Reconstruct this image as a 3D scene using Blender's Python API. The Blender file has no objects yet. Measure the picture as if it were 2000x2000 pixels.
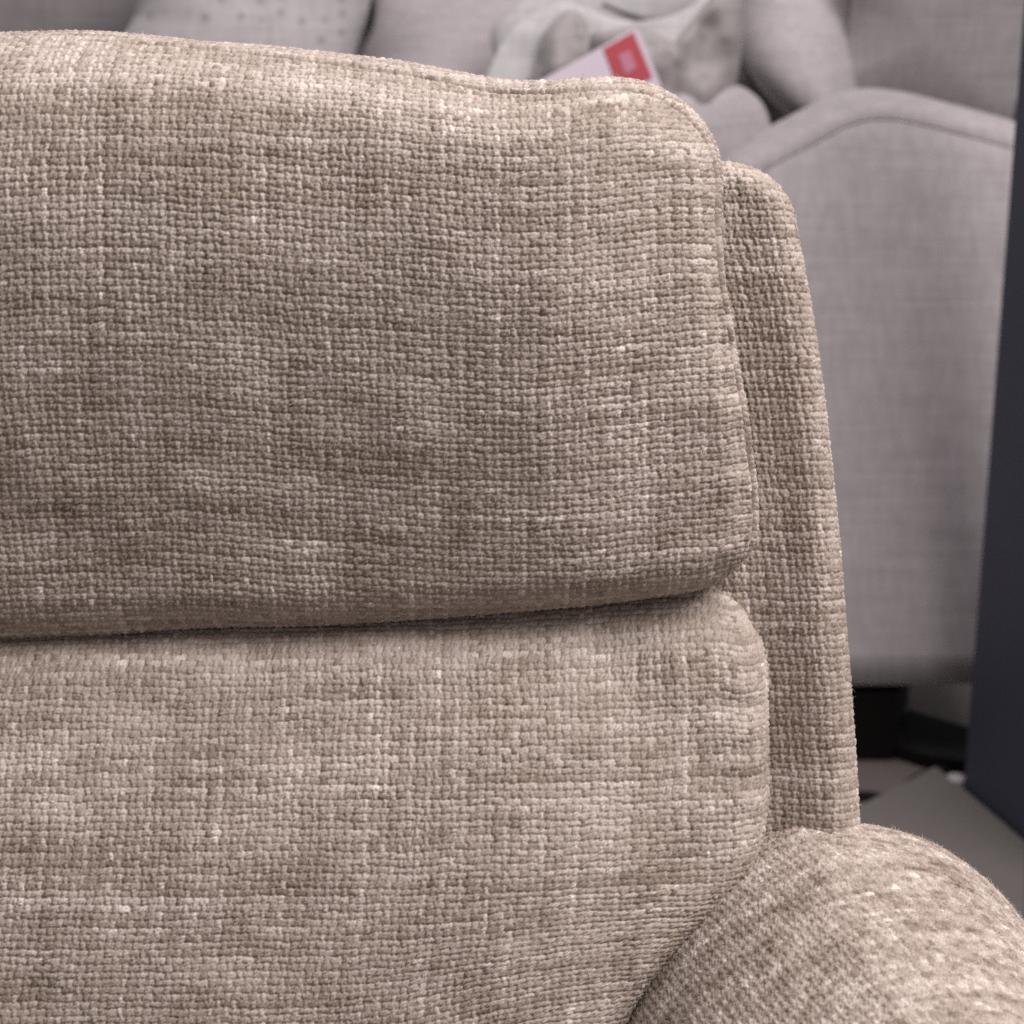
import bpy, math
import numpy as np

S = bpy.context.scene
COL = S.collection
K = 0.00025                      # metres per photo pixel at one metre from the lens
PITCH = math.radians(18.5)
CAM = np.array([0.0, 0.0, 1.12])
FWD = np.array([0.0, math.cos(PITCH), -math.sin(PITCH)])
UPV = np.array([0.0, math.sin(PITCH), math.cos(PITCH)])
RGT = np.array([1.0, 0.0, 0.0])

# ------------------------------------------------------------------ camera
cam_data = bpy.data.cameras.new("camera")
cam = bpy.data.objects.new("camera", cam_data)
COL.objects.link(cam)
cam.location = CAM
cam.rotation_euler = (math.pi / 2 - PITCH, 0, 0)
cam_data.sensor_width = 36
cam_data.lens = 72
cam_data.clip_start = 0.02
cam_data.clip_end = 100
cam_data.dof.use_dof = True
cam_data.dof.focus_distance = 1.0
cam_data.dof.aperture_fstop = 11.5
S.camera = cam

# ------------------------------------------------------------------ light
world = bpy.data.worlds.new("World")
S.world = world
world.use_nodes = True
bg = world.node_tree.nodes["Background"]
bg.inputs[0].default_value = (1.0, 0.94, 0.95, 1)
bg.inputs[1].default_value = 0.36

def area(name, loc, target, sx, sy, power, col):
    d = bpy.data.lights.new(name, 'AREA')
    d.shape = 'RECTANGLE'; d.size = sx; d.size_y = sy
    d.energy = power; d.color = col
    o = bpy.data.objects.new(name, d); COL.objects.link(o)
    o.location = loc
    v = np.array(target, float) - np.array(loc, float)
    v /= np.linalg.norm(v)
    import mathutils
    o.rotation_euler = mathutils.Vector(v).to_track_quat('-Z', 'Y').to_euler()
    return o

area("ceiling_panel", (1.35, 0.50, 2.75), (0.1, 1.0, 0.75), 1.5, 1.5, 98, (1.0, 0.95, 0.94))
area("ceiling_panel", (0.25, 2.05, 3.0), (0.3, 2.6, 0.5), 1.2, 1.0, 42, (1.0, 0.945, 0.96))

S.view_settings.view_transform = 'Standard'
S.view_settings.look = 'None'
S.view_settings.exposure = 0.0
S.view_settings.gamma = 1.0
S.view_settings.use_curve_mapping = False
S.render.engine = 'CYCLES'
S.cycles.use_denoising = False
S.cycles.sample_clamp_indirect = 2.0
S.cycles.max_bounces = 6
S.cycles.diffuse_bounces = 3

# ------------------------------------------------------------------ helpers
def W(px, py, zc):
    """photo pixel and depth along the view axis -> point in the room"""
    px, py, zc = np.broadcast_arrays(np.asarray(px, float), np.asarray(py, float), np.asarray(zc, float))
    a = (px - 1000) / 4000 * zc
    b = (1000 - py) / 4000 * zc
    return CAM + zc[..., None] * FWD + a[..., None] * RGT + b[..., None] * UPV

def sstep(a, b, x):
    t = np.clip((x - a) / (b - a), 0, 1)
    return t * t * (3 - 2 * t)

class Noise:
    def __init__(s, seed, n=256):
        s.n = n
        s.t = np.random.default_rng(seed).random((n, n)).astype(np.float32)
    def __call__(s, x, y):
        """smooth value noise in 0..1"""
        xi = np.floor(x); yi = np.floor(y)
        fx = (x - xi); fy = (y - yi)
        fx = fx * fx * (3 - 2 * fx); fy = fy * fy * (3 - 2 * fy)
        xi = xi.astype(np.int64) % s.n; yi = yi.astype(np.int64) % s.n
        x1 = (xi + 1) % s.n; y1 = (yi + 1) % s.n
        t = s.t
        return (t[xi, yi] * (1 - fx) + t[x1, yi] * fx) * (1 - fy) + (t[xi, y1] * (1 - fx) + t[x1, y1] * fx) * fy
    def row(s, idx, y):
        """each yarn (integer idx) has its own smooth run of values along y"""
        i = idx.astype(np.int64) % s.n
        yi = np.floor(y); f = y - yi; f = f * f * (3 - 2 * f)
        yi = yi.astype(np.int64) % s.n
        return s.t[i, yi] * (1 - f) + s.t[i, (yi + 1) % s.n] * f
    def cell(s, i, j):
        return s.t[i.astype(np.int64) % s.n, j.astype(np.int64) % s.n]

def interp(pts):
    """smooth curve through (a, b) pairs (monotone-ish cubic)"""
    a = np.array([p[0] for p in pts], float); b = np.array([p[1] for p in pts], float)
    m = np.gradient(b, a)
    def f(x):
        x = np.clip(x, a[0], a[-1])
        i = np.clip(np.searchsorted(a, x) - 1, 0, len(a) - 2)
        h = a[i + 1] - a[i]; t = (x - a[i]) / h
        return ((2*t**3 - 3*t**2 + 1) * b[i] + (t**3 - 2*t**2 + t) * h * m[i]
                + (-2*t**3 + 3*t**2) * b[i + 1] + (t**3 - t**2) * h * m[i + 1])
    return f

def mesh_obj(name, verts, quads, mat, parent=None, tone=None, tris=None, smooth=True, n_smooth=None):
    me = bpy.data.meshes.new(name)
    verts = np.asarray(verts, np.float32).reshape(-1, 3)
    quads = np.asarray(quads, np.int32).reshape(-1, 4)
    nt = 0 if tris is None else len(tris)
    me.vertices.add(len(verts))
    me.vertices.foreach_set("co", verts.ravel())
    nl = quads.size + nt * 3
    me.loops.add(nl)
    li = quads.ravel() if nt == 0 else np.concatenate([quads.ravel(), np.asarray(tris, np.int32).ravel()])
    me.loops.foreach_set("vertex_index", li.astype(np.int32))
    me.polygons.add(len(quads) + nt)
    st = np.arange(len(quads)) * 4
    if nt: st = np.concatenate([st, quads.size + np.arange(nt) * 3])
    me.polygons.foreach_set("loop_start", st.astype(np.int32))
    me.update(calc_edges=True)
    sm = np.full(len(quads) + nt, smooth)
    if n_smooth is not None: sm[n_smooth:] = False
    me.polygons.foreach_set("use_smooth", sm)
    if tone is not None:
        at = me.attributes.new("tone", 'FLOAT', 'POINT')
        at.data.foreach_set("value", np.asarray(tone, np.float32).ravel())
    me.materials.append(mat)
    me.validate()
    o = bpy.data.objects.new(name, me)
    COL.objects.link(o)
    if parent is not None:
        o.parent = parent
        o.matrix_parent_inverse = parent.matrix_world.inverted()
    return o

def grid_quads(nu, nv, off=0, flip=False):
    i = np.arange(nu * nv).reshape(nu, nv)
    q = np.stack([i[:-1, :-1], i[1:, :-1], i[1:, 1:], i[:-1, 1:]], -1).reshape(-1, 4)
    if flip: q = q[:, ::-1]
    return q + off

def thing(name, label, cat, loc, group=None):
    o = bpy.data.objects.new(name, None)
    COL.objects.link(o)
    o.location = loc
    o.empty_display_size = 0.1
    o["label"] = label; o["category"] = cat
    if group: o["group"] = group
    bpy.context.view_layer.update()
    return o

def tag(o, label, cat, group=None):
    o["label"] = label; o["category"] = cat
    if group: o["group"] = group

# ------------------------------------------------------------------ materials
def nodes(name):
    m = bpy.data.materials.new(name); m.use_nodes = True
    nt = m.node_tree
    return m, nt, nt.nodes["Principled BSDF"]

def woven_material(name, stops, sheen=0.25, fleck=1.0):
    m, nt, b = nodes(name)
    at = nt.nodes.new("ShaderNodeAttribute"); at.attribute_name = "tone"
    cr = nt.nodes.new("ShaderNodeValToRGB")
    el = cr.color_ramp.elements
    while len(el) > 1: el.remove(el[-1])
    el[0].position, el[0].color = stops[0][0], (*stops[0][1], 1)
    for p, c in stops[1:]:
        e = el.new(p); e.color = (*c, 1)
    tc = nt.nodes.new("ShaderNodeTexCoord")
    n1 = nt.nodes.new("ShaderNodeTexNoise"); n1.inputs["Scale"].default_value = 1500; n1.inputs["Detail"].default_value = 2
    nt.links.new(tc.outputs["Object"], n1.inputs["Vector"])
    ad = nt.nodes.new("ShaderNodeMath"); ad.operation = 'MULTIPLY_ADD'
    nt.links.new(n1.outputs["Fac"], ad.inputs[0]); ad.inputs[1].default_value = 0.34 * fleck
    sb = nt.nodes.new("ShaderNodeMath"); sb.operation = 'SUBTRACT'; sb.inputs[1].default_value = 0.17 * fleck
    nt.links.new(at.outputs["Fac"], sb.inputs[0]); nt.links.new(sb.outputs[0], ad.inputs[2])
    nt.links.new(ad.outputs[0], cr.inputs["Fac"])
    nt.links.new(cr.outputs["Color"], b.inputs["Base Color"])
    b.inputs["Roughness"].default_value = 0.62
    b.inputs["Specular IOR Level"].default_value = 0.3
    b.inputs["Sheen Weight"].default_value = sheen
    b.inputs["Sheen Roughness"].default_value = 0.45
    b.inputs["Sheen Tint"].default_value = (1, 0.96, 0.96, 1)
    bp = nt.nodes.new("ShaderNodeBump"); bp.inputs["Strength"].default_value = 0.35; bp.inputs["Distance"].default_value = 0.0004
    nt.links.new(n1.outputs["Fac"], bp.inputs["Height"])
    nt.links.new(bp.outputs["Normal"], b.inputs["Normal"])
    return m

def linen_material(name, col, var=0.09, scale=1.0, dots=None, bump=0.15):
    """finely woven plain upholstery: faint streaks along both yarn directions"""
    m, nt, b = nodes(name)
    tc = nt.nodes.new("ShaderNodeTexCoord")
    tot = None
    for sc in ((9, 9, 170), (120, 80, 5)):
        mp = nt.nodes.new("ShaderNodeMapping"); mp.inputs["Scale"].default_value = [s * scale for s in sc]
        nt.links.new(tc.outputs["Object"], mp.inputs["Vector"])
        n = nt.nodes.new("ShaderNodeTexNoise"); n.inputs["Scale"].default_value = 1; n.inputs["Detail"].default_value = 4
        nt.links.new(mp.outputs["Vector"], n.inputs["Vector"])
        if tot is None: tot = n.outputs["Fac"]
        else:
            a = nt.nodes.new("ShaderNodeMath"); a.operation = 'ADD'
            nt.links.new(tot, a.inputs[0]); nt.links.new(n.outputs["Fac"], a.inputs[1]); tot = a.outputs[0]
    mr = nt.nodes.new("ShaderNodeMapRange")
    mr.inputs["From Min"].default_value = 0.6; mr.inputs["From Max"].default_value = 1.4
    mr.inputs["To Min"].default_value = 1 - var * 2; mr.inputs["To Max"].default_value = 1 + var * 2
    nt.links.new(tot, mr.inputs["Value"])
    vm = nt.nodes.new("ShaderNodeVectorMath"); vm.operation = 'SCALE'
    vm.inputs[0].default_value = col
    nt.links.new(mr.outputs[0], vm.inputs["Scale"])
    out = vm.outputs[0]
    if dots:
        vo = nt.nodes.new("ShaderNodeTexVoronoi"); vo.inputs["Scale"].default_value = dots[0]; vo.inputs["Randomness"].default_value = 0.45
        nt.links.new(tc.outputs["Object"], vo.inputs["Vector"])
        r = nt.nodes.new("ShaderNodeMapRange"); r.interpolation_type = 'SMOOTHSTEP'
        r.inputs["From Min"].default_value = dots[1] * 0.7; r.inputs["From Max"].default_value = dots[1]
        r.inputs["To Min"].default_value = 1; r.inputs["To Max"].default_value = 0
        nt.links.new(vo.outputs["Distance"], r.inputs["Value"])
        mx = nt.nodes.new("ShaderNodeMix"); mx.data_type = 'RGBA'
        nt.links.new(r.outputs[0], mx.inputs["Factor"])
        nt.links.new(out, mx.inputs["A"]); mx.inputs["B"].default_value = (*dots[2], 1)
        out = mx.outputs["Result"]
    nt.links.new(out, b.inputs["Base Color"])
    b.inputs["Roughness"].default_value = 0.85
    b.inputs["Specular IOR Level"].default_value = 0.2
    b.inputs["Sheen Weight"].default_value = 0.15
    bp = nt.nodes.new("ShaderNodeBump"); bp.inputs["Strength"].default_value = bump; bp.inputs["Distance"].default_value = 0.001
    nt.links.new(tot, bp.inputs["Height"]); nt.links.new(bp.outputs["Normal"], b.inputs["Normal"])
    return m

def plain_material(name, col, rough=0.6, var=0.15, scale=30, spec=0.3):
    m, nt, b = nodes(name)
    tc = nt.nodes.new("ShaderNodeTexCoord")
    n = nt.nodes.new("ShaderNodeTexNoise"); n.inputs["Scale"].default_value = scale; n.inputs["Detail"].default_value = 6
    nt.links.new(tc.outputs["Object"], n.inputs["Vector"])
    mr = nt.nodes.new("ShaderNodeMapRange")
    mr.inputs["To Min"].default_value = 1 - var; mr.inputs["To Max"].default_value = 1 + var
    nt.links.new(n.outputs["Fac"], mr.inputs["Value"])
    vm = nt.nodes.new("ShaderNodeVectorMath"); vm.operation = 'SCALE'; vm.inputs[0].default_value = col
    nt.links.new(mr.outputs[0], vm.inputs["Scale"]); nt.links.new(vm.outputs[0], b.inputs["Base Color"])
    b.inputs["Roughness"].default_value = rough
    b.inputs["Specular IOR Level"].default_value = spec
    return m

M_WEAVE = woven_material("beige_woven_upholstery", [
    (0.00, (0.115, 0.083, 0.059)), (0.25, (0.222, 0.172, 0.136)), (0.45, (0.311, 0.252, 0.212)),
    (0.62, (0.388, 0.323, 0.281)), (0.80, (0.485, 0.414, 0.370)), (1.00, (0.69, 0.615, 0.565))], sheen=0.12)
M_SOFA = linen_material("grey_linen_upholstery", (0.325, 0.295, 0.301))
M_SEAM = plain_material("grey_seam_thread", (0.24, 0.22, 0.23), 0.9)
M_DOTS = linen_material("dotted_cushion_cloth", (0.34, 0.317, 0.322), dots=(38, 0.30, (0.25, 0.23, 0.23)))
M_PALE = linen_material("pale_cushion_cloth", (0.40, 0.382, 0.384))
M_DOTS_GREY = linen_material("grey_dotted_cloth", (0.27, 0.248, 0.243), dots=(34, 0.34, (0.215, 0.197, 0.192)))
M_NAVY = plain_material("navy_painted_board", (0.052, 0.056, 0.080), 0.55, 0.1, 8)
M_FLOOR = plain_material("brown_vinyl_floor", (0.10, 0.081, 0.078), 0.6, 0.15, 12)
M_MAT = plain_material("grey_display_board", (0.095, 0.085, 0.082), 0.7, 0.08, 60)
M_BLACK = plain_material("black_plastic", (0.006, 0.0055, 0.005), 0.7, 0.1, 20, 0.1)
M_CARD = plain_material("white_card", (0.47, 0.405, 0.46), 0.5, 0.03, 20)
M_RED = plain_material("red_print", (0.32, 0.034, 0.048), 0.5, 0.05, 20)
M_PINK = plain_material("pink_print", (0.38, 0.13, 0.19), 0.5, 0.05, 20)

# ------------------------------------------------------------------ rounded upholstery
def fold(P, Q, rect, rad, corner):
    """fold a flat sheet (P, Q) over the edges of a padded block.
    rect: outer x0, x1, y0, y1; rad: edge roundness left, right, top, bottom; corner: inner corner radius tl, tr, bl, br.
    returns x, y, depth behind the front, arc distance past the rounded edge, edge direction"""
    x0, x1, y0, y1 = rect; rl, rr, rt, rb = rad
    ix0, ix1, iy0, iy1 = x0 + rl, x1 - rr, y0 + rt, y1 - rb
    cx, cy = (ix0 + ix1) / 2, (iy0 + iy1) / 2
    dx, dy = P - cx, Q - cy
    rho = np.where(dx > 0, np.where(dy > 0, corner[3], corner[1]), np.where(dy > 0, corner[2], corner[0]))
    qx = np.abs(dx) - (ix1 - ix0) / 2 + rho
    qy = np.abs(dy) - (iy1 - iy0) / 2 + rho
    both = (qx > 0) & (qy > 0)
    h = np.hypot(np.maximum(qx, 0), np.maximum(qy, 0)) + 1e-9
    L = np.where(both, h, np.maximum(qx, qy)) - rho
    nx = np.where(both, qx / h, (qx >= qy) * 1.0) * np.where(dx < 0, -1.0, 1.0)
    ny = np.where(both, qy / h, (qx < qy) * 1.0) * np.where(dy < 0, -1.0, 1.0)
    rx = np.where(dx > 0, rr, rl); ry = np.where(dy > 0, rb, rt)
    r = np.sqrt((nx * rx) ** 2 + (ny * ry) ** 2)
    Lp = np.maximum(L, 0)
    th = np.minimum(Lp / r, math.pi / 2)
    out = r * np.sin(th)
    dep = r * (1 - np.cos(th)) + np.maximum(Lp - r * math.pi / 2, 0)
    x = P - nx * Lp + nx * out
    y = Q - ny * Lp + ny * out
    return x, y, dep, np.where(L > 0, L / r, L / r), nx, ny

def axis(*spans):
    """sample positions: spans of (start, stop, step)"""
    out = [np.arange(a, b, s) for a, b, s in spans]
    return np.concatenate(out + [[spans[-1][1]]])

def arclen(P, ax):
    d = np.linalg.norm(np.diff(P, axis=ax), axis=-1) / K
    z = np.zeros_like(np.take(d, [0], axis=ax))
    return np.concatenate([z, np.cumsum(d, axis=ax)], axis=ax)

def weave(P, u, v, seed, pw=16.8, pf=14.0, amp=1.0, mask=None, jump=None, fuzz=0, fuzz_len=10, streak=1.0, blotch=None):
    """turn a smooth sheet P into plain-woven cloth: real relief of warp over weft, and the tone of each yarn with painted glints"""
    rng = np.random.default_rng(seed)
    N1, N2, N3, N4, N5 = (Noise(seed * 10 + k) for k in range(5))
    u = u.astype(np.float32); v = v.astype(np.float32)
    if jump is not None:                       # the panel beyond a seam is cut from another piece of the cloth
        u = u + jump * 7.3; v = v + jump * 5.1
    u = u + 5000; v = v + 5000
    # yarns wander a little and bunch up
    uw = u + 5 * (N1(u / 160, v / 90) - .5) + 4 * (N2(u / 60, v / 34) - .5) 
    vw = v + 5 * (N3(u / 150, v / 170) - .5) + 3.5 * (N4(u / 40, v / 60) - .5)
    a = uw / pw; b = vw / pf
    i = np.floor(a); j = np.floor(b)
    # each yarn has its own thickness and place
    fu = a - i - .5 + 0.32 * (N5.row(i + 31, b / 2) - .5)
    fv = b - j - .5 + 0.32 * (N4.row(j + 77, a / 2) - .5)
    par = np.where((i + j) % 2 == 0, 1.0, -1.0)
    ww = 0.305 + 0.20 * (N2.row(i, b / 4) - .5)
    wf = 0.475 + 0.26 * (N3.row(j, a / 4) - .5)
    cf = np.cos(math.pi * (a - .5)); cf = np.sign(cf) * np.abs(cf) ** .5 * np.where(j % 2 == 0, 1, -1)
    cw = -np.cos(math.pi * (b - .5)); cw = np.sign(cw) * np.abs(cw) ** .45 * np.where(i % 2 == 0, 1, -1)
    pfx = np.maximum(1 - np.abs(fv / wf) ** 3.0, 0.0) ** .6; pwx = np.maximum(1 - np.abs(fu / ww) ** 2.6, 0.0) ** .6
    hf = 1.1 * cf + 3.4 * (pfx - 1) + 1.1 * (N1.cell(i + 3, j + 9) - .5)
    hw = 1.6 * cw + 3.4 * (pwx - 1) + 1.1 * (N2.cell(i + 13, j + 5) - .5) + .1
    top_f = hf >= hw
    h = np.maximum(hf, hw)
    # twist of the plies and loose fibres
    tw = np.where(top_f, np.sin(2 * math.pi * (u / 8.5 + fv * .9 + N1.cell(j, j))), np.sin(2 * math.pi * (v / 8.5 + fu * .9 + N1.cell(i, i))))
    h = h + 0.5 * tw + 1.7 * (N5(u / 4.2, v / 3.6) - .5) + rng.normal(0, .28, h.shape)
    # tone of the yarn, with shine painted in as bright flecks
    yf = .34 * (N1.row(j, a / 9) - .5) + .22 * (N2.row(j + 100, a / 1.6) - .5) + .20 * (N3.cell(j, j * 0) - .5)
    yw = .43 * (N4.row(i, b / 11) - .5) + .22 * (N5.row(i + 100, b / 1.8) - .5) + .16 * (N3.cell(i, i * 0 + 1) - .5)
    fl = N3.cell(i + 57, j + 11); fl = np.where(fl > .965, .18, 0) - np.where(fl < .05, .10, 0)  # pale flecks imitate shiny spots; a few floats are simply darker
    tone = .50 + streak * np.where(top_f, yf, yw) + fl
    pat = (N2(u / 230, v / 60) - .5) * .13 + (N4(u / 50, v / 230) - .5) * .10 + (N5(u / 95, v / 40) - .5) * .10
    tone = tone + pat * streak
    tone = tone + .10 * tw * .5 + rng.normal(0, .03, h.shape)
    glint = N3(u / 6.5, v / 4.5) * N1(u / 5.1 + 40, v / 6.3)
    tone = tone + .30 * sstep(.66, .82, glint) * (h > -1.2)  # tiny glints on raised yarn, painted into the tone
    if blotch is not None: tone = tone + blotch
    m = amp if mask is None else amp * mask
    # normals of the smooth sheet
    du = np.gradient(P, axis=0); dv = np.gradient(P, axis=1)
    n = np.cross(du, dv); n /= np.linalg.norm(n, axis=-1, keepdims=True) + 1e-12
    return n, h * m, tone.astype(np.float32)

def fibres(Pd, n, tone, ok, count, length, seed):
    """loose fibre ends standing off the cloth, as fine two-segment ribbons"""
    rng = np.random.default_rng(seed)
    idx = np.flatnonzero(ok.ravel())
    pick = rng.choice(idx, count)
    p = Pd.reshape(-1, 3)[pick]; nn = n.reshape(-1, 3)[pick]
    t = rng.normal(size=(count, 3)); t -= (t * nn).sum(1, keepdims=True) * nn; t /= np.linalg.norm(t, axis=1, keepdims=True)
    ln = length * K * rng.uniform(.4, 1.5, (count, 1))
    lift = rng.uniform(.15, .8, (count, 1))
    p1 = p + ln * .5 * (t + nn * lift); p2 = p1 + ln * .5 * (t + nn * (lift - .45) + rng.normal(0, .35, (count, 3)))
    p0 = p - nn * 2 * K
    w = np.cross(t, nn); w /= np.linalg.norm(w, axis=1, keepdims=True); w = w * (.30 * K)
    V = np.stack([p0 - w, p0 + w, p1 - w, p1 + w, p2 - w * .4, p2 + w * .4], 1)
    base = np.arange(count)[:, None] * 6
    Q = np.concatenate([base + np.array([[0, 1, 3, 2]]), base + np.array([[2, 3, 5, 4]])])
    tt = np.repeat(np.clip(tone.ravel()[pick] + .12, .3, .95), 6)
    return V.reshape(-1, 3), Q, tt

def cloth_obj(name, P, nrm, h, tone, parent, flip, fib=0, fib_len=11, fib_ok=None, seed=1):
    if flip: nrm = -nrm
    Pd = P + nrm * (h * K)[..., None]
    q = grid_quads(P.shape[0], P.shape[1], flip=flip)
    V = Pd.reshape(-1, 3); T = tone.ravel(); nq = len(q)
    if fib:
        fv, fq, ft = fibres(Pd, nrm, tone, fib_ok, fib, fib_len, seed)
        q = np.concatenate([q, fq + len(V)]); V = np.concatenate([V, fv]); T = np.concatenate([T, ft])
    return mesh_obj(name, V, q, M_WEAVE, parent, T, n_smooth=nq)

def place_front(x, y, dep, base):
    """block standing square to the lens axis: x, y in photo pixels at one metre, depth in the same unit"""
    z = 1.0 + (base + dep) * K
    return CAM + z[..., None] * FWD + ((x - 1000) * K)[..., None] * RGT + ((1000 - y) * K)[..., None] * UPV

# ------------------------------------------------------------------ the armchair
chair = thing("armchair", "beige woven fabric armchair with plump stacked cushions, in front of the grey sofa", "armchair",
              (0, 1.05, 0))
NZ = Noise(901); NZ2 = Noise(902)

# --- head cushion
def headrest():
    p = axis((-1150, -30, 6), (-30, 1560, 1.9))
    q = axis((-180, 60, 2.2), (60, 1300, 1.8))
    P, Q = np.meshgrid(p, q, indexing='ij')
    rect = (-1000, 1440, 80, 1200)
    x, y, dep, e, nx, ny = fold(P, Q, rect, (60, 80, 200, 80), (60, 130, 20, 45))
    YT = interp([(-1000, 44), (-300, 26), (0, 23), (150, 21), (300, 33), (500, 58), (640, 82), (800, 108), (900, 130), (1000, 149), (1100, 150), (1200, 140), (1300, 134), (1500, 134)])
    YB = interp([(-1000, 1262), (0, 1251), (200, 1243), (400, 1230), (600, 1226), (800, 1214), (1000, 1197), (1200, 1176), (1300, 1160), (1400, 1142), (1500, 1130)])
    XR = interp([(0, 1397), (330, 1402), (420, 1405), (500, 1409), (560, 1415), (640, 1430), (720, 1444), (800, 1460), (880, 1472), (950, 1482), (1020, 1486), (1100, 1484), (1200, 1478)])
    t = np.clip((y - rect[2]) / (rect[3] - rect[2]), 0, 1)
    yi = y + (1 - t) * (YT(x) - rect[2]) + t * (YB(x) - rect[3])
    xi = x + (XR(yi) - rect[1]) * sstep(700, 1400, x)
    # plump face, fullest above the middle
    tt = np.clip((yi - 60) / 1170, 0, 1)
    prof = np.sin(math.pi * np.clip(tt, 0, 1) ** .56) ** 1.0
    side = 1 - sstep(1000, 1470, xi) * .55
    front = np.clip(1 - np.maximum(e, 0) / 1.2, 0, 1)
    bul = 205 * prof * side
    # soft unevenness of the filling, hollows near the corner and pulls at the seam
    lump = 8 * (NZ(xi / 210 + 9, yi / 170 + 4) - .5) + 5 * (NZ2(xi / 95 + 3, yi / 80) - .5)
    lump += -13 * np.exp(-((xi - 1010) / 120) ** 2 - ((yi - 215) / 60) ** 2) + 8 * np.exp(-((xi - 1180) / 90) ** 2 - ((yi - 250) / 60) ** 2)
    lump += 3.4 * np.sin(yi / 13 + 3 * NZ(xi / 60, yi / 50)) * np.exp(-((xi - 1425) / 48) ** 2) * np.exp(-((yi - 640) / 110) ** 2)
    lump += 3.2 * np.sin(yi / 17 + 5 * NZ2(xi / 60, yi / 50)) * np.exp(-((xi - 1430) / 40) ** 2)
    dep = dep - bul - lump * np.clip(1.25 - e * .3, .3, 1)
    # seam along the top and side edge
    es = e - (.95 * nx ** 2 + .78 * ny ** 2)
    rr = np.sqrt((nx * 80) ** 2 + (ny * 200) ** 2) + 1
    sd = es * rr                                   # distance from the seam in pixels
    up = (ny <= 0.3)
    lift = np.where(up, -7.5 * np.exp(-(sd / 4.5) ** 2) + 4 * np.exp(-((sd + 13) / 8) ** 2) + 4.5 * np.exp(-((sd - 13) / 8) ** 2), 0)
    P3 = place_front(xi, yi, dep, -8)
    u = arclen(P3, 0); v = arclen(P3, 1)
    u = u - u[np.argmin(np.abs(p - 700))][None, :] + 700
    v = v - v[:, np.argmin(np.abs(q - 640))][:, None] + 640
    jump = ((es > 0) & up).astype(np.float32)
    mask = np.where(e > 2.2, .5, 1)
    n, h, tone = weave(P3, u, v, 11, mask=mask, jump=jump)
    st = np.sin(np.where(np.abs(ny) > np.abs(nx), u, v) / 13.0)
    h = h * (1 - .55 * np.exp(-(sd / 6) ** 2) * up) + lift + np.where(up, -6.5 * np.exp(-((sd + 1) / 4.0) ** 2) * (st > -.25), 0)
    vis = (P > -40) & (e < 1.7)
    cloth_obj("head_cushion", P3, n, h, tone, chair, True, 6000, 11, vis, 5)

# --- lower back cushion
def lumbar():
    p = axis((-1150, -30, 6), (-30, 1600, 1.9))
    q = axis((980, 1120, 3), (1120, 2030, 1.85), (2030, 2700, 6))
    P, Q = np.meshgrid(p, q, indexing='ij')
    rect = (-1000, 1500, 1150, 2600)
    x, y, dep, e, nx, ny = fold(P, Q, rect, (60, 72, 165, 90), (60, 110, 20, 120))
    YT = interp([(-1000, 1220), (0, 1198), (400, 1181), (800, 1166), (1000, 1148), (1200, 1126), (1300, 1109), (1400, 1094), (1500, 1086)])
    XR = interp([(1000, 1500), (1230, 1502), (1300, 1508), (1400, 1510), (1500, 1509), (1600, 1503), (1680, 1482), (1740, 1448), (1800, 1396), (1860, 1334), (1920, 1278), (2000, 1218), (2100, 1170), (2600, 1105)])
    t = np.clip((y - rect[2]) / 500, 0, 1)
    yi = y + (1 - t) * (YT(x) - rect[2])
    xi = x + (XR(yi) - rect[1]) * sstep(500, 1450, x)
    tt = np.clip((yi - 1150) / 1300, 0, 1)
    bul = (110 * np.sin(math.pi / 2 * np.clip((yi - 1150) / 620, 0, 1)) + .09 * np.clip(yi - 1150, 0, 1000)) * (1 - sstep(950, 1500, xi) * .5)
    lump = 10 * (NZ(xi / 230 + 29, yi / 180 + 14) - .5) + 7 * (NZ2(xi / 95 + 33, yi / 80) - .5)
    lump += 4.0 * np.sin(yi / 12 + 4 * NZ(xi / 60 + 5, yi / 60)) * np.exp(-((xi - 1462) / 42) ** 2) * sstep(1280, 1360, yi) * (1 - sstep(1560, 1680, yi))
    lump += 9 * np.exp(-((xi - 1330) / 60) ** 2 - ((yi - 1310) / 60) ** 2) - 7 * np.exp(-((xi - 1200) / 60) ** 2 - ((yi - 1290) / 50) ** 2)
    dep = dep - bul - lump * np.clip(1.25 - e * .3, .3, 1)
    es = e - 1.22
    rr = np.sqrt((nx * 72) ** 2 + (ny * 165) ** 2) + 1
    sd = es * rr
    up = (nx > 0.3)
    lift = np.where(up, -4.0 * np.exp(-(sd / 3.6) ** 2) + 4.5 * np.exp(-((sd - 9) / 6) ** 2), 0)
    P3 = place_front(xi, yi, dep, 72)
    u = arclen(P3, 0); v = arclen(P3, 1)
    u = u - u[np.argmin(np.abs(p - 700))][None, :] + 2700
    v = v - v[:, np.argmin(np.abs(q - 1600))][:, None] + 1600
    jump = ((es > 0) & up).astype(np.float32)
    n, h, tone = weave(P3, u, v, 12, mask=np.where(e > 2.2, .5, 1), jump=jump)
    h = h * (1 - .6 * np.exp(-(sd / 6) ** 2) * up) + lift
    vis = (P > -40) & (e < 1.7) & (Q < 2050)
    cloth_obj("back_cushion", P3, n, h, tone, chair, True, 5000, 11, vis, 6)

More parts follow.
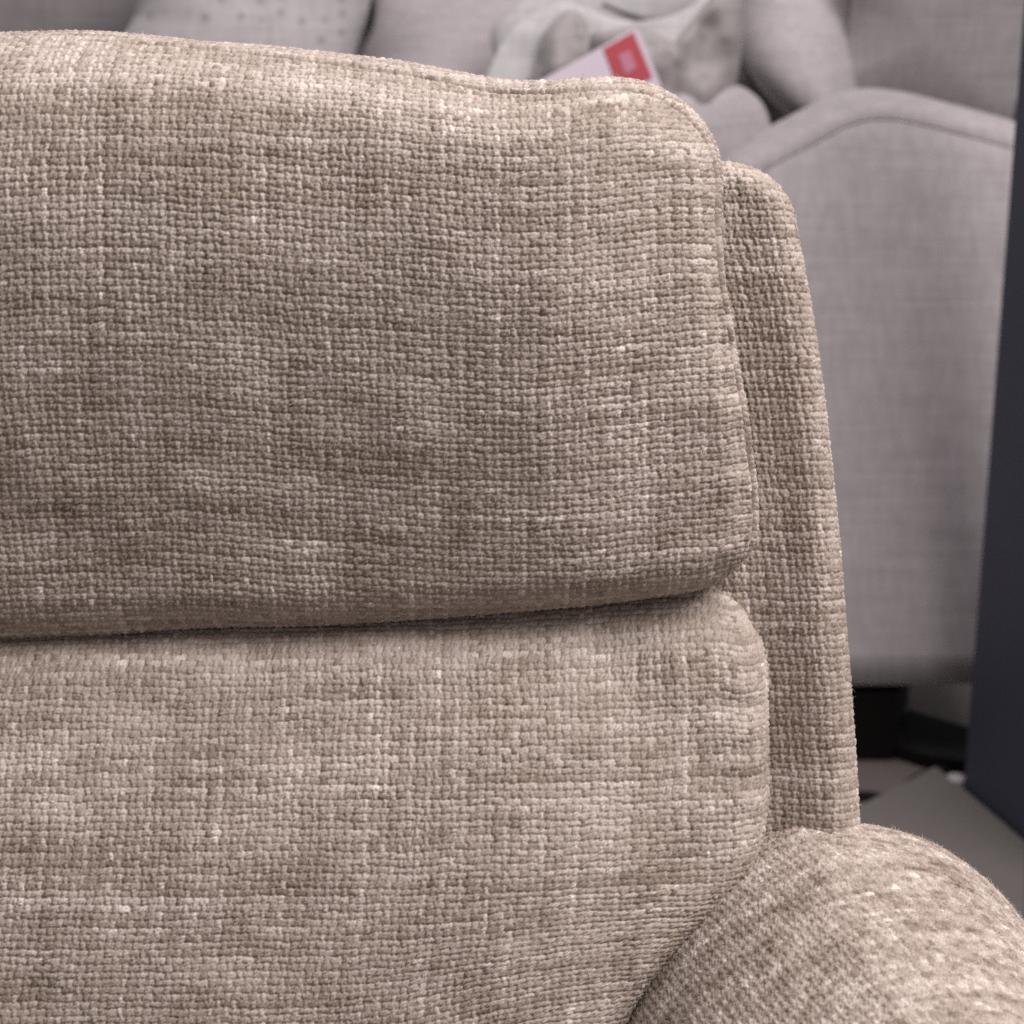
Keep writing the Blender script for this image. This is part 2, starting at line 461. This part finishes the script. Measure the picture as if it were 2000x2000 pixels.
# --- padded frame of the back, its edge showing beside the cushions
def frame():
    p = axis((-1250, 1330, 30), (1330, 1800, 1.9))
    q = axis((150, 1790, 1.9), (1790, 2800, 16))
    P, Q = np.meshgrid(p, q, indexing='ij')
    rect = (-1150, 1640, 282, 2900)
    x, y, dep, e, nx, ny = fold(P, Q, rect, (60, 74, 62, 60), (60, 62, 20, 30))
    XR = interp([(0, 1565), (330, 1571), (420, 1582), (500, 1596), (560, 1606), (700, 1627), (900, 1650), (1150, 1674), (1350, 1690), (1500, 1701), (1620, 1708), (2800, 1784)])
    xi = x + (XR(y) - rect[1]) * sstep(900, 1500, x)
    lump = 7 * (NZ(xi / 120 + 49, y / 150 + 24) - .5)
    bul = 52 * np.exp(-((xi - 1650) / 110) ** 2)
    P3 = place_front(xi, y, dep - lump - bul, 146)
    u = arclen(P3, 0); v = arclen(P3, 1)
    u = u - u[np.argmin(np.abs(p - 1500))][None, :] + 4700
    v = v - v[:, np.argmin(np.abs(q - 900))][:, None] + 3000
    n, h, tone = weave(P3, u, v, 13, pw=16.4, pf=14.2, mask=np.where((e > 2.2) | (P < 1328), .0, 1))
    vis = (P > 1380) & (e < 1.7) & (Q < 1650)
    cloth_obj("back_frame", P3, n, h, tone, chair, True, 1500, 11, vis, 7)

# --- rolled armrest running towards the viewer
def armrest():
    yaw = math.radians(6)
    A = np.array([math.sin(yaw), -math.cos(yaw), 0.0])       # along the arm, to the front
    B = np.array([math.cos(yaw), math.sin(yaw), 0.0])        # across
    U = np.array([0.0, 0.0, 1.0])
    O = W(1624, 1620, 1.018)
    p = axis((-900, -560, 8), (-560, 640, 2.0), (640, 900, 8))
    q = axis((-300, -180, 6), (-180, 900, 1.9), (900, 2200, 14))
    P, Q = np.meshgrid(p, q, indexing='ij')
    rect = (-510, 475, -40, 2300)
    x, y, dep, e, nx, ny = fold(P, Q, rect, (500, 465, 64, 150), (10, 10, 10, 10))
    lump = 14 * (NZ(x / 200 + 69, y / 180 + 34) - .5) + 5 * (NZ2(x / 80, y / 80) - .5)
    dep = dep - lump + .24 * np.clip(-x - 60, 0, 400)
    P3 = O + (x * K)[..., None] * B + (y * K)[..., None] * A - (dep * K)[..., None] * U
    u = arclen(P3, 0); v = arclen(P3, 1)
    u = u - u[np.argmin(np.abs(p))][None, :] + 6700
    v = v - v[:, np.argmin(np.abs(q - 100))][:, None] + 5000
    u, v = u * .98 - v * .2, v * .98 + u * .2
    NB = Noise(77)
    mott = .44 * (NB(u / 13, v / 13) - .5) + .32 * (NB(u / 90, v / 26) - .5)
    n, h, tone = weave(P3, u, v, 14, pw=16, pf=14, mask=np.where((Q > 905) | (P < -565) | (P > 645), 0.3, .9), streak=.7, blotch=mott - .05)
    vis = (P > -560) & (P < 560) & (Q < 900)
    cloth_obj("armrest", P3, n, h, tone, chair, True, 16000, 13, vis, 8)

headrest(); lumbar(); frame(); armrest()

# ------------------------------------------------------------------ things behind the chair
def floor_pt(px, py):
    b = (1000 - py) / 4000
    d = FWD + b * UPV + (px - 1000) / 4000 * RGT
    return CAM + d * (-CAM[2] / d[2])

def spline(pts, n=12, closed=True):
    p = np.array(pts, float); m = len(p); out = []
    for k in range(m if closed else m - 1):
        if closed: a, b, c, d = p[(k - 1) % m], p[k], p[(k + 1) % m], p[(k + 2) % m]
        else: a, b, c, d = p[max(k - 1, 0)], p[k], p[k + 1], p[min(k + 2, m - 1)]
        t = np.linspace(0, 1, n, endpoint=False)[:, None]
        out.append(.5 * (2 * b + (c - a) * t + (2 * a - 5 * b + 4 * c - d) * t**2 + (3 * b - a - 3 * c + d) * t**3))
    if not closed: out.append(p[-1:])
    return np.concatenate(out)

def puff(name, pts, zc, thick, mat, parent=None, tilt=(0, 0), flat=.0, power=.55, wr=0.0, seed=1, back=None):
    """stuffed cushion: outline at its own distance, full in the middle, thin at the seam, both sides closed"""
    o = spline(pts); c = o.mean(0); m = len(o)
    nr = 26
    r = np.sin(np.linspace(0, 1, nr) * math.pi / 2)[1:]
    N = Noise(seed)
    ring = c + r[:, None, None] * (o - c)
    prof = np.clip(1 - np.clip((r - flat * 0) / (1 - flat), 0, 1) ** 2, 0, 1) ** power
    zz = zc + (ring[..., 0] - c[0]) * tilt[0] + (ring[..., 1] - c[1]) * tilt[1]
    bumpy = wr * (N(ring[..., 0] / 60, ring[..., 1] / 60) - .5) * prof[:, None]
    zf = zz - thick * prof[:, None] - bumpy
    zb = zz + (thick if back is None else back) * prof[:, None]
    V = [W(c[0], c[1], zc - thick)[None], W(ring[..., 0], ring[..., 1], zf).reshape(-1, 3),
         W(c[0], c[1], zc + (thick if back is None else back))[None], W(ring[:-1, :, 0], ring[:-1, :, 1], zb[:-1]).reshape(-1, 3)]
    V = np.concatenate(V)
    q = []; t = []
    f = lambda k, a: 1 + k * m + a % m
    b0 = 1 + (nr - 1) * m
    def bk(k, a): return f(k, a) if k == nr - 2 else b0 + 1 + k * m + a % m
    for a in range(m):
        t.append((0, f(0, a), f(0, a + 1))); t.append((b0, bk(0, a + 1), bk(0, a)))
        for k in range(nr - 2):
            q.append((f(k, a), f(k + 1, a), f(k + 1, a + 1), f(k, a + 1)))
            q.append((bk(k, a + 1), bk(k + 1, a + 1), bk(k + 1, a), bk(k, a)))
    return mesh_obj(name, V, q, mat, parent, tris=t)

def tube(name, P, rad, mat, parent=None, n=8):
    P = np.asarray(P, float); m = len(P)
    T = np.gradient(P, axis=0); T /= np.linalg.norm(T, axis=1, keepdims=True)
    ref = np.array([0.31, 0.9, 0.3]); A = np.cross(T, ref); A /= np.linalg.norm(A, axis=1, keepdims=True)
    B = np.cross(T, A)
    th = np.arange(n) / n * 2 * math.pi
    V = P[:, None] + rad * (np.cos(th)[None, :, None] * A[:, None] + np.sin(th)[None, :, None] * B[:, None])
    q = [(k * n + a, k * n + (a + 1) % n, (k + 1) * n + (a + 1) % n, (k + 1) * n + a) for k in range(m - 1) for a in range(n)]
    t = [(0, a + 1, a) for a in range(1, n - 1)] + [((m - 1) * n, (m - 1) * n + a, (m - 1) * n + a + 1) for a in range(1, n - 1)]
    return mesh_obj(name, V.reshape(-1, 3), q, mat, parent, tris=t)

def prism(name, foot, z0, z1, mat, parent=None, bev=0.004):
    """upright block on a polygon of floor points, with a softened edge"""
    import bmesh
    bm = bmesh.new()
    lo = [bm.verts.new((p[0], p[1], z0)) for p in foot]
    f = bm.faces.new(lo)
    e = bmesh.ops.extrude_face_region(bm, geom=[f])
    bmesh.ops.translate(bm, verts=[v for v in e['geom'] if isinstance(v, bmesh.types.BMVert)], vec=(0, 0, z1 - z0))
    bmesh.ops.recalc_face_normals(bm, faces=bm.faces)
    if bev: bmesh.ops.bevel(bm, geom=bm.edges[:], offset=bev, segments=2, affect='EDGES', profile=.7)
    me = bpy.data.meshes.new(name); bm.to_mesh(me); bm.free()
    me.materials.append(mat)
    o = bpy.data.objects.new(name, me); COL.objects.link(o)
    if parent is not None:
        o.parent = parent; o.matrix_parent_inverse = parent.matrix_world.inverted()
    return o

# floor
fl = mesh_obj("floor", [(-6, -2, 0), (6, -2, 0), (6, 9, 0), (-6, 9, 0)], [(0, 1, 2, 3)], M_FLOOR, smooth=False)
fl["kind"] = "structure"

# seat and base of the armchair, below the picture
prism("base", [(-.62, .55), (.16, .55), (.16, 1.12), (-.62, 1.12)], 0.0, 0.30, M_BLACK, chair, .02)
prism("seat", [(-.60, .42), (.09, .42), (.09, .98), (-.60, .98)], 0.305, 0.43, M_WEAVE, chair, .05)

# grey sofa
sofa = thing("sofa", "pale grey linen sofa with rounded arm, blurred behind the beige armchair", "sofa", tuple(floor_pt(1700, 1400)))
def sofa_arm():
    edge = spline([(1395, 1336), (1395, 900), (1398, 480), (1430, 372), (1500, 326), (1590, 278), (1660, 242), (1720, 231), (1790, 239), (1870, 259), (1950, 280), (2020, 305), (2046, 360),
                   (2040, 700), (2030, 1000), (2020, 1328), (1900, 1334), (1700, 1337), (1500, 1337)], 10)
    edge = np.concatenate([edge, edge[:1]])
    zc = 2.55
    E = W(edge[:, 0], edge[:, 1], zc)
    c = E.mean(0)
    t = np.gradient(E, axis=0); t /= np.linalg.norm(t, axis=1, keepdims=True)
    front = np.array([0, -1.0, 0])
    out = np.cross(t, front); out /= np.linalg.norm(out, axis=1, keepdims=True)
    if (out[len(out)//2] @ UPV) < 0: out = -out
    wt = sstep(-.35, .4, (out @ UPV)[:, None])
    out_full = out; out = out * (.12 + .88 * wt)
    rings = []
    inn = E.copy()
    cc = np.stack([E[:, 0], E[:, 1], E[:, 2]], 1)
    for s, f in ((.0, -.018), (.35, -.016), (.7, -.012), (.9, -.006)):
        r = c + (E - c) * s; rings.append(r - front * f)
    rings.append(E - out * .004 + front * .003)
    rings.append(E - out * .0015 + front * .0005)      # stitched groove
    rings.append(E + out * .003 + front * .001)
    for a in np.linspace(0.1, 1, 6):
        rings.append(E + out * (.003 + .018 * math.sin(a * math.pi / 2)) - front * (.03 * (1 - math.cos(a * math.pi / 2))))
    rings.append(E + out * .022 - front * .06); rings.append(E + out * .024 - front * .11); rings.append(E + out * .012 - front * .17)
    V = np.stack(rings)
    o = mesh_obj("sofa_arm", V.reshape(-1, 3), grid_quads(V.shape[0], V.shape[1], flip=True), M_SOFA, sofa)
    s = tube("seam", E[30:112] + front * .0005, .0014, M_SOFA, o)
    return o
sofa_arm()
puff("backrest_wing", [(1690, -260), (1664, 10), (1640, 110), (1606, 200), (1640, 270), (1850, 285), (1962, 250), (1990, 150), (2002, 0), (2020, -260)], 2.93, .07, M_SOFA, sofa, power=.35, back=.15, tilt=(0, .0004))
puff("back_cushion", [(1436, -240), (1438, 0), (1446, 90), (1478, 165), (1556, 240), (1650, 280), (1690, 120), (1712, 0), (1740, -240)], 3.02, .15, M_SOFA, sofa, power=.6, tilt=(.0002, -.0007))
puff("back_cushion", [(705, -230), (732, 20), (700, 130), (680, 330), (1000, 420), (1440, 420), (1470, 100), (1450, -230)], 3.12, .09, M_SOFA, sofa, power=.35, tilt=(0, -.0007))
puff("back_cushion", [(-500, -230), (-520, 330), (300, 420), (655, 340), (676, 130), (715, 0), (745, -230)], 3.14, .09, M_SOFA, sofa, power=.35, tilt=(-.0002, .0004))
puff("sofa_back", [(-620, -420), (-620, 600), (800, 640), (1650, 600), (1690, -420), (600, -430)], 3.36, .06, M_SOFA, sofa, power=.3, back=.15)
puff("seat_cushion", [(-600, 420), (0, 330), (900, 300), (1300, 190), (1390, 164), (1455, 172), (1500, 225), (1502, 330), (1440, 520), (600, 700), (-600, 700)], 2.67, .13, M_SOFA, sofa, power=.5)
puff("front_panel", [(-620, 420), (-640, 900), (-620, 1330), (0, 1336), (800, 1336), (1420, 1332), (1426, 900), (1420, 460), (800, 430), (0, 420)], 2.72, .05, M_SOFA, sofa, power=.25)
a = [floor_pt(1300, 1486), floor_pt(1745, 1486), floor_pt(1775, 1360), floor_pt(1300, 1360)]
prism("sofa_base", [tuple(p[:2]) for p in a], 0.0, 0.095, M_BLACK, sofa, .004)
a = [floor_pt(1735, 1478), floor_pt(1800, 1500), floor_pt(1900, 1518), floor_pt(1905, 1450), floor_pt(1770, 1410)]
prism("leg", [tuple(p[:2]) for p in a], 0.0, 0.02, M_BLACK, sofa, .004)

# loose cushions on the sofa and the price card
d1 = puff("throw_pillow", [(140, 260), (200, 130), (262, 30), (300, -110), (520, -150), (735, -130), (722, 10), (690, 112), (660, 260), (400, 330)], 2.86, .09, M_DOTS, power=.4)
tag(d1, "large dotted cushion leaning beside the narrow dark gap between the sofa back cushions", "cushion")
def flanged(label, body, rim, zc, thick, seed, tilt):
    o = puff("throw_pillow", body, zc, thick, M_DOTS_GREY, tilt=tilt, power=.5, wr=.05, seed=seed)
    tag(o, label, "cushion")
    puff("flange", rim, zc + .012, .010, M_PALE, o, tilt=tilt, power=.3, wr=.02, seed=seed + 1)
    return o
flanged("dotted cushion with a broad pale edge, folded behind the white and red card",
        [(1030, 200), (1046, 120), (1062, 66), (1086, 34), (1116, 20), (1142, 34), (1152, 66), (1180, 90), (1230, 120), (1240, 260), (1120, 320)],
        [(925, 240), (950, 150), (978, 88), (1010, 46), (1060, 18), (1105, 4), (1150, 18), (1200, 36), (1242, 46), (1262, 90), (1258, 260), (1120, 340)], 2.74, .05, 40, (0, 0))
flanged("dotted cushion with a pale upper corner, right of the white and red card",
        [(1150, 84), (1200, 60), (1250, 52), (1300, 74), (1318, 80), (1350, 40), (1402, -20), (1440, -40), (1452, 40), (1440, 150), (1402, 260), (1330, 330), (1180, 300)],
        [(1160, 70), (1240, 44), (1300, 34), (1350, 10), (1400, -34), (1432, -60), (1438, 40), (1424, 150), (1390, 260), (1320, 325), (1190, 310), (1150, 180)], 2.66, .06, 44, (0, 0))
puffy = puff("throw_pillow", [(960, 60), (1040, -20), (1100, -60), (1240, -90), (1400, -90), (1440, -40), (1330, 50), (1240, 40), (1160, 10), (1080, 40), (1000, 160)], 2.92, .04, M_PALE, power=.5)
tag(puffy, "plain pale cushion whose top shows above the two folded dotted cushions", "cushion")

card = thing("price_card", "white card with a red printed square lying on the dotted cushion", "card", tuple(W(1230, 110, 2.57)))
def slab(name, corners, zc, th, mat, parent):
    c = np.array(corners, float)
    f = W(c[:, 0], c[:, 1], zc); b = f + FWD * th
    V = np.concatenate([f, b]); n = len(c)
    q = [(k, n + k, n + (k + 1) % n, (k + 1) % n) for k in range(n)]
    t = [(0, k, k + 1) for k in range(1, n - 1)] + [(n, n + k + 1, n + k) for k in range(1, n - 1)]
    return mesh_obj(name, V, q, mat, parent, tris=t, smooth=False)
slab("card_sheet", [(1240, 55), (1246, 57), (1292, 168), (1290, 176), (1060, 300), (1000, 188)], 2.575, .002, M_CARD, card)
slab("red_square", [(1178, 95), (1237, 62), (1274, 150), (1212, 184)], 2.5735, .0012, M_RED, card)
slab("printed_mark", [(1207, 108), (1230, 97), (1244, 133), (1222, 146)], 2.5722, .0010, M_PINK, card)

# navy display wall at the right
c0 = floor_pt(1880, 1555); c1 = floor_pt(2004, 1664)
d = (c1 - c0) / np.linalg.norm(c1 - c0); pz = np.array([-d[1], d[0], 0])
if pz[0] < 0: pz = -pz
ft = [c0, c0 + d * .30, c0 + d * .30 + pz * .12, c0 + pz * .12]
o = prism("partition", [tuple(p[:2]) for p in ft], 0.0, 1.35, M_NAVY, None, .003)
tag(o, "dark navy display partition standing at the right edge of the picture", "partition")
# grey floor board and a small white foot beside it
ft = [floor_pt(1825, 1521), floor_pt(1878, 1563), floor_pt(2003, 1672), floor_pt(1990, 2000), floor_pt(1500, 2000), floor_pt(1560, 1660)]
o = prism("display_board", [tuple(p[:2]) for p in ft], 0.0, 0.018, M_MAT, None, .003)
tag(o, "flat grey display board lying on the floor beside the navy partition", "board")
ft = floor_pt(1866, 1546)
o = tube("disc", [ft + [0, 0, .0], ft + [0, 0, .008], ft + [0, 0, .016], ft + [0, 0, .02]], .011, M_SOFA, None, 16)
tag(o, "small pale round disc on the floor beside the navy partition", "disc")

pt = [(1630, 1566), (1690, 1563), (1742, 1568), (1768, 1546), (1800, 1524), (1845, 1512)]
pp = spline([floor_pt(*p) for p in pt], 8, closed=False); pp[:, 2] = .006
o = tube("floor_cable", pp, .006, M_BLACK, None, 8)
tag(o, "thin black cable lying on the floor at the corner of the grey display board", "cable")
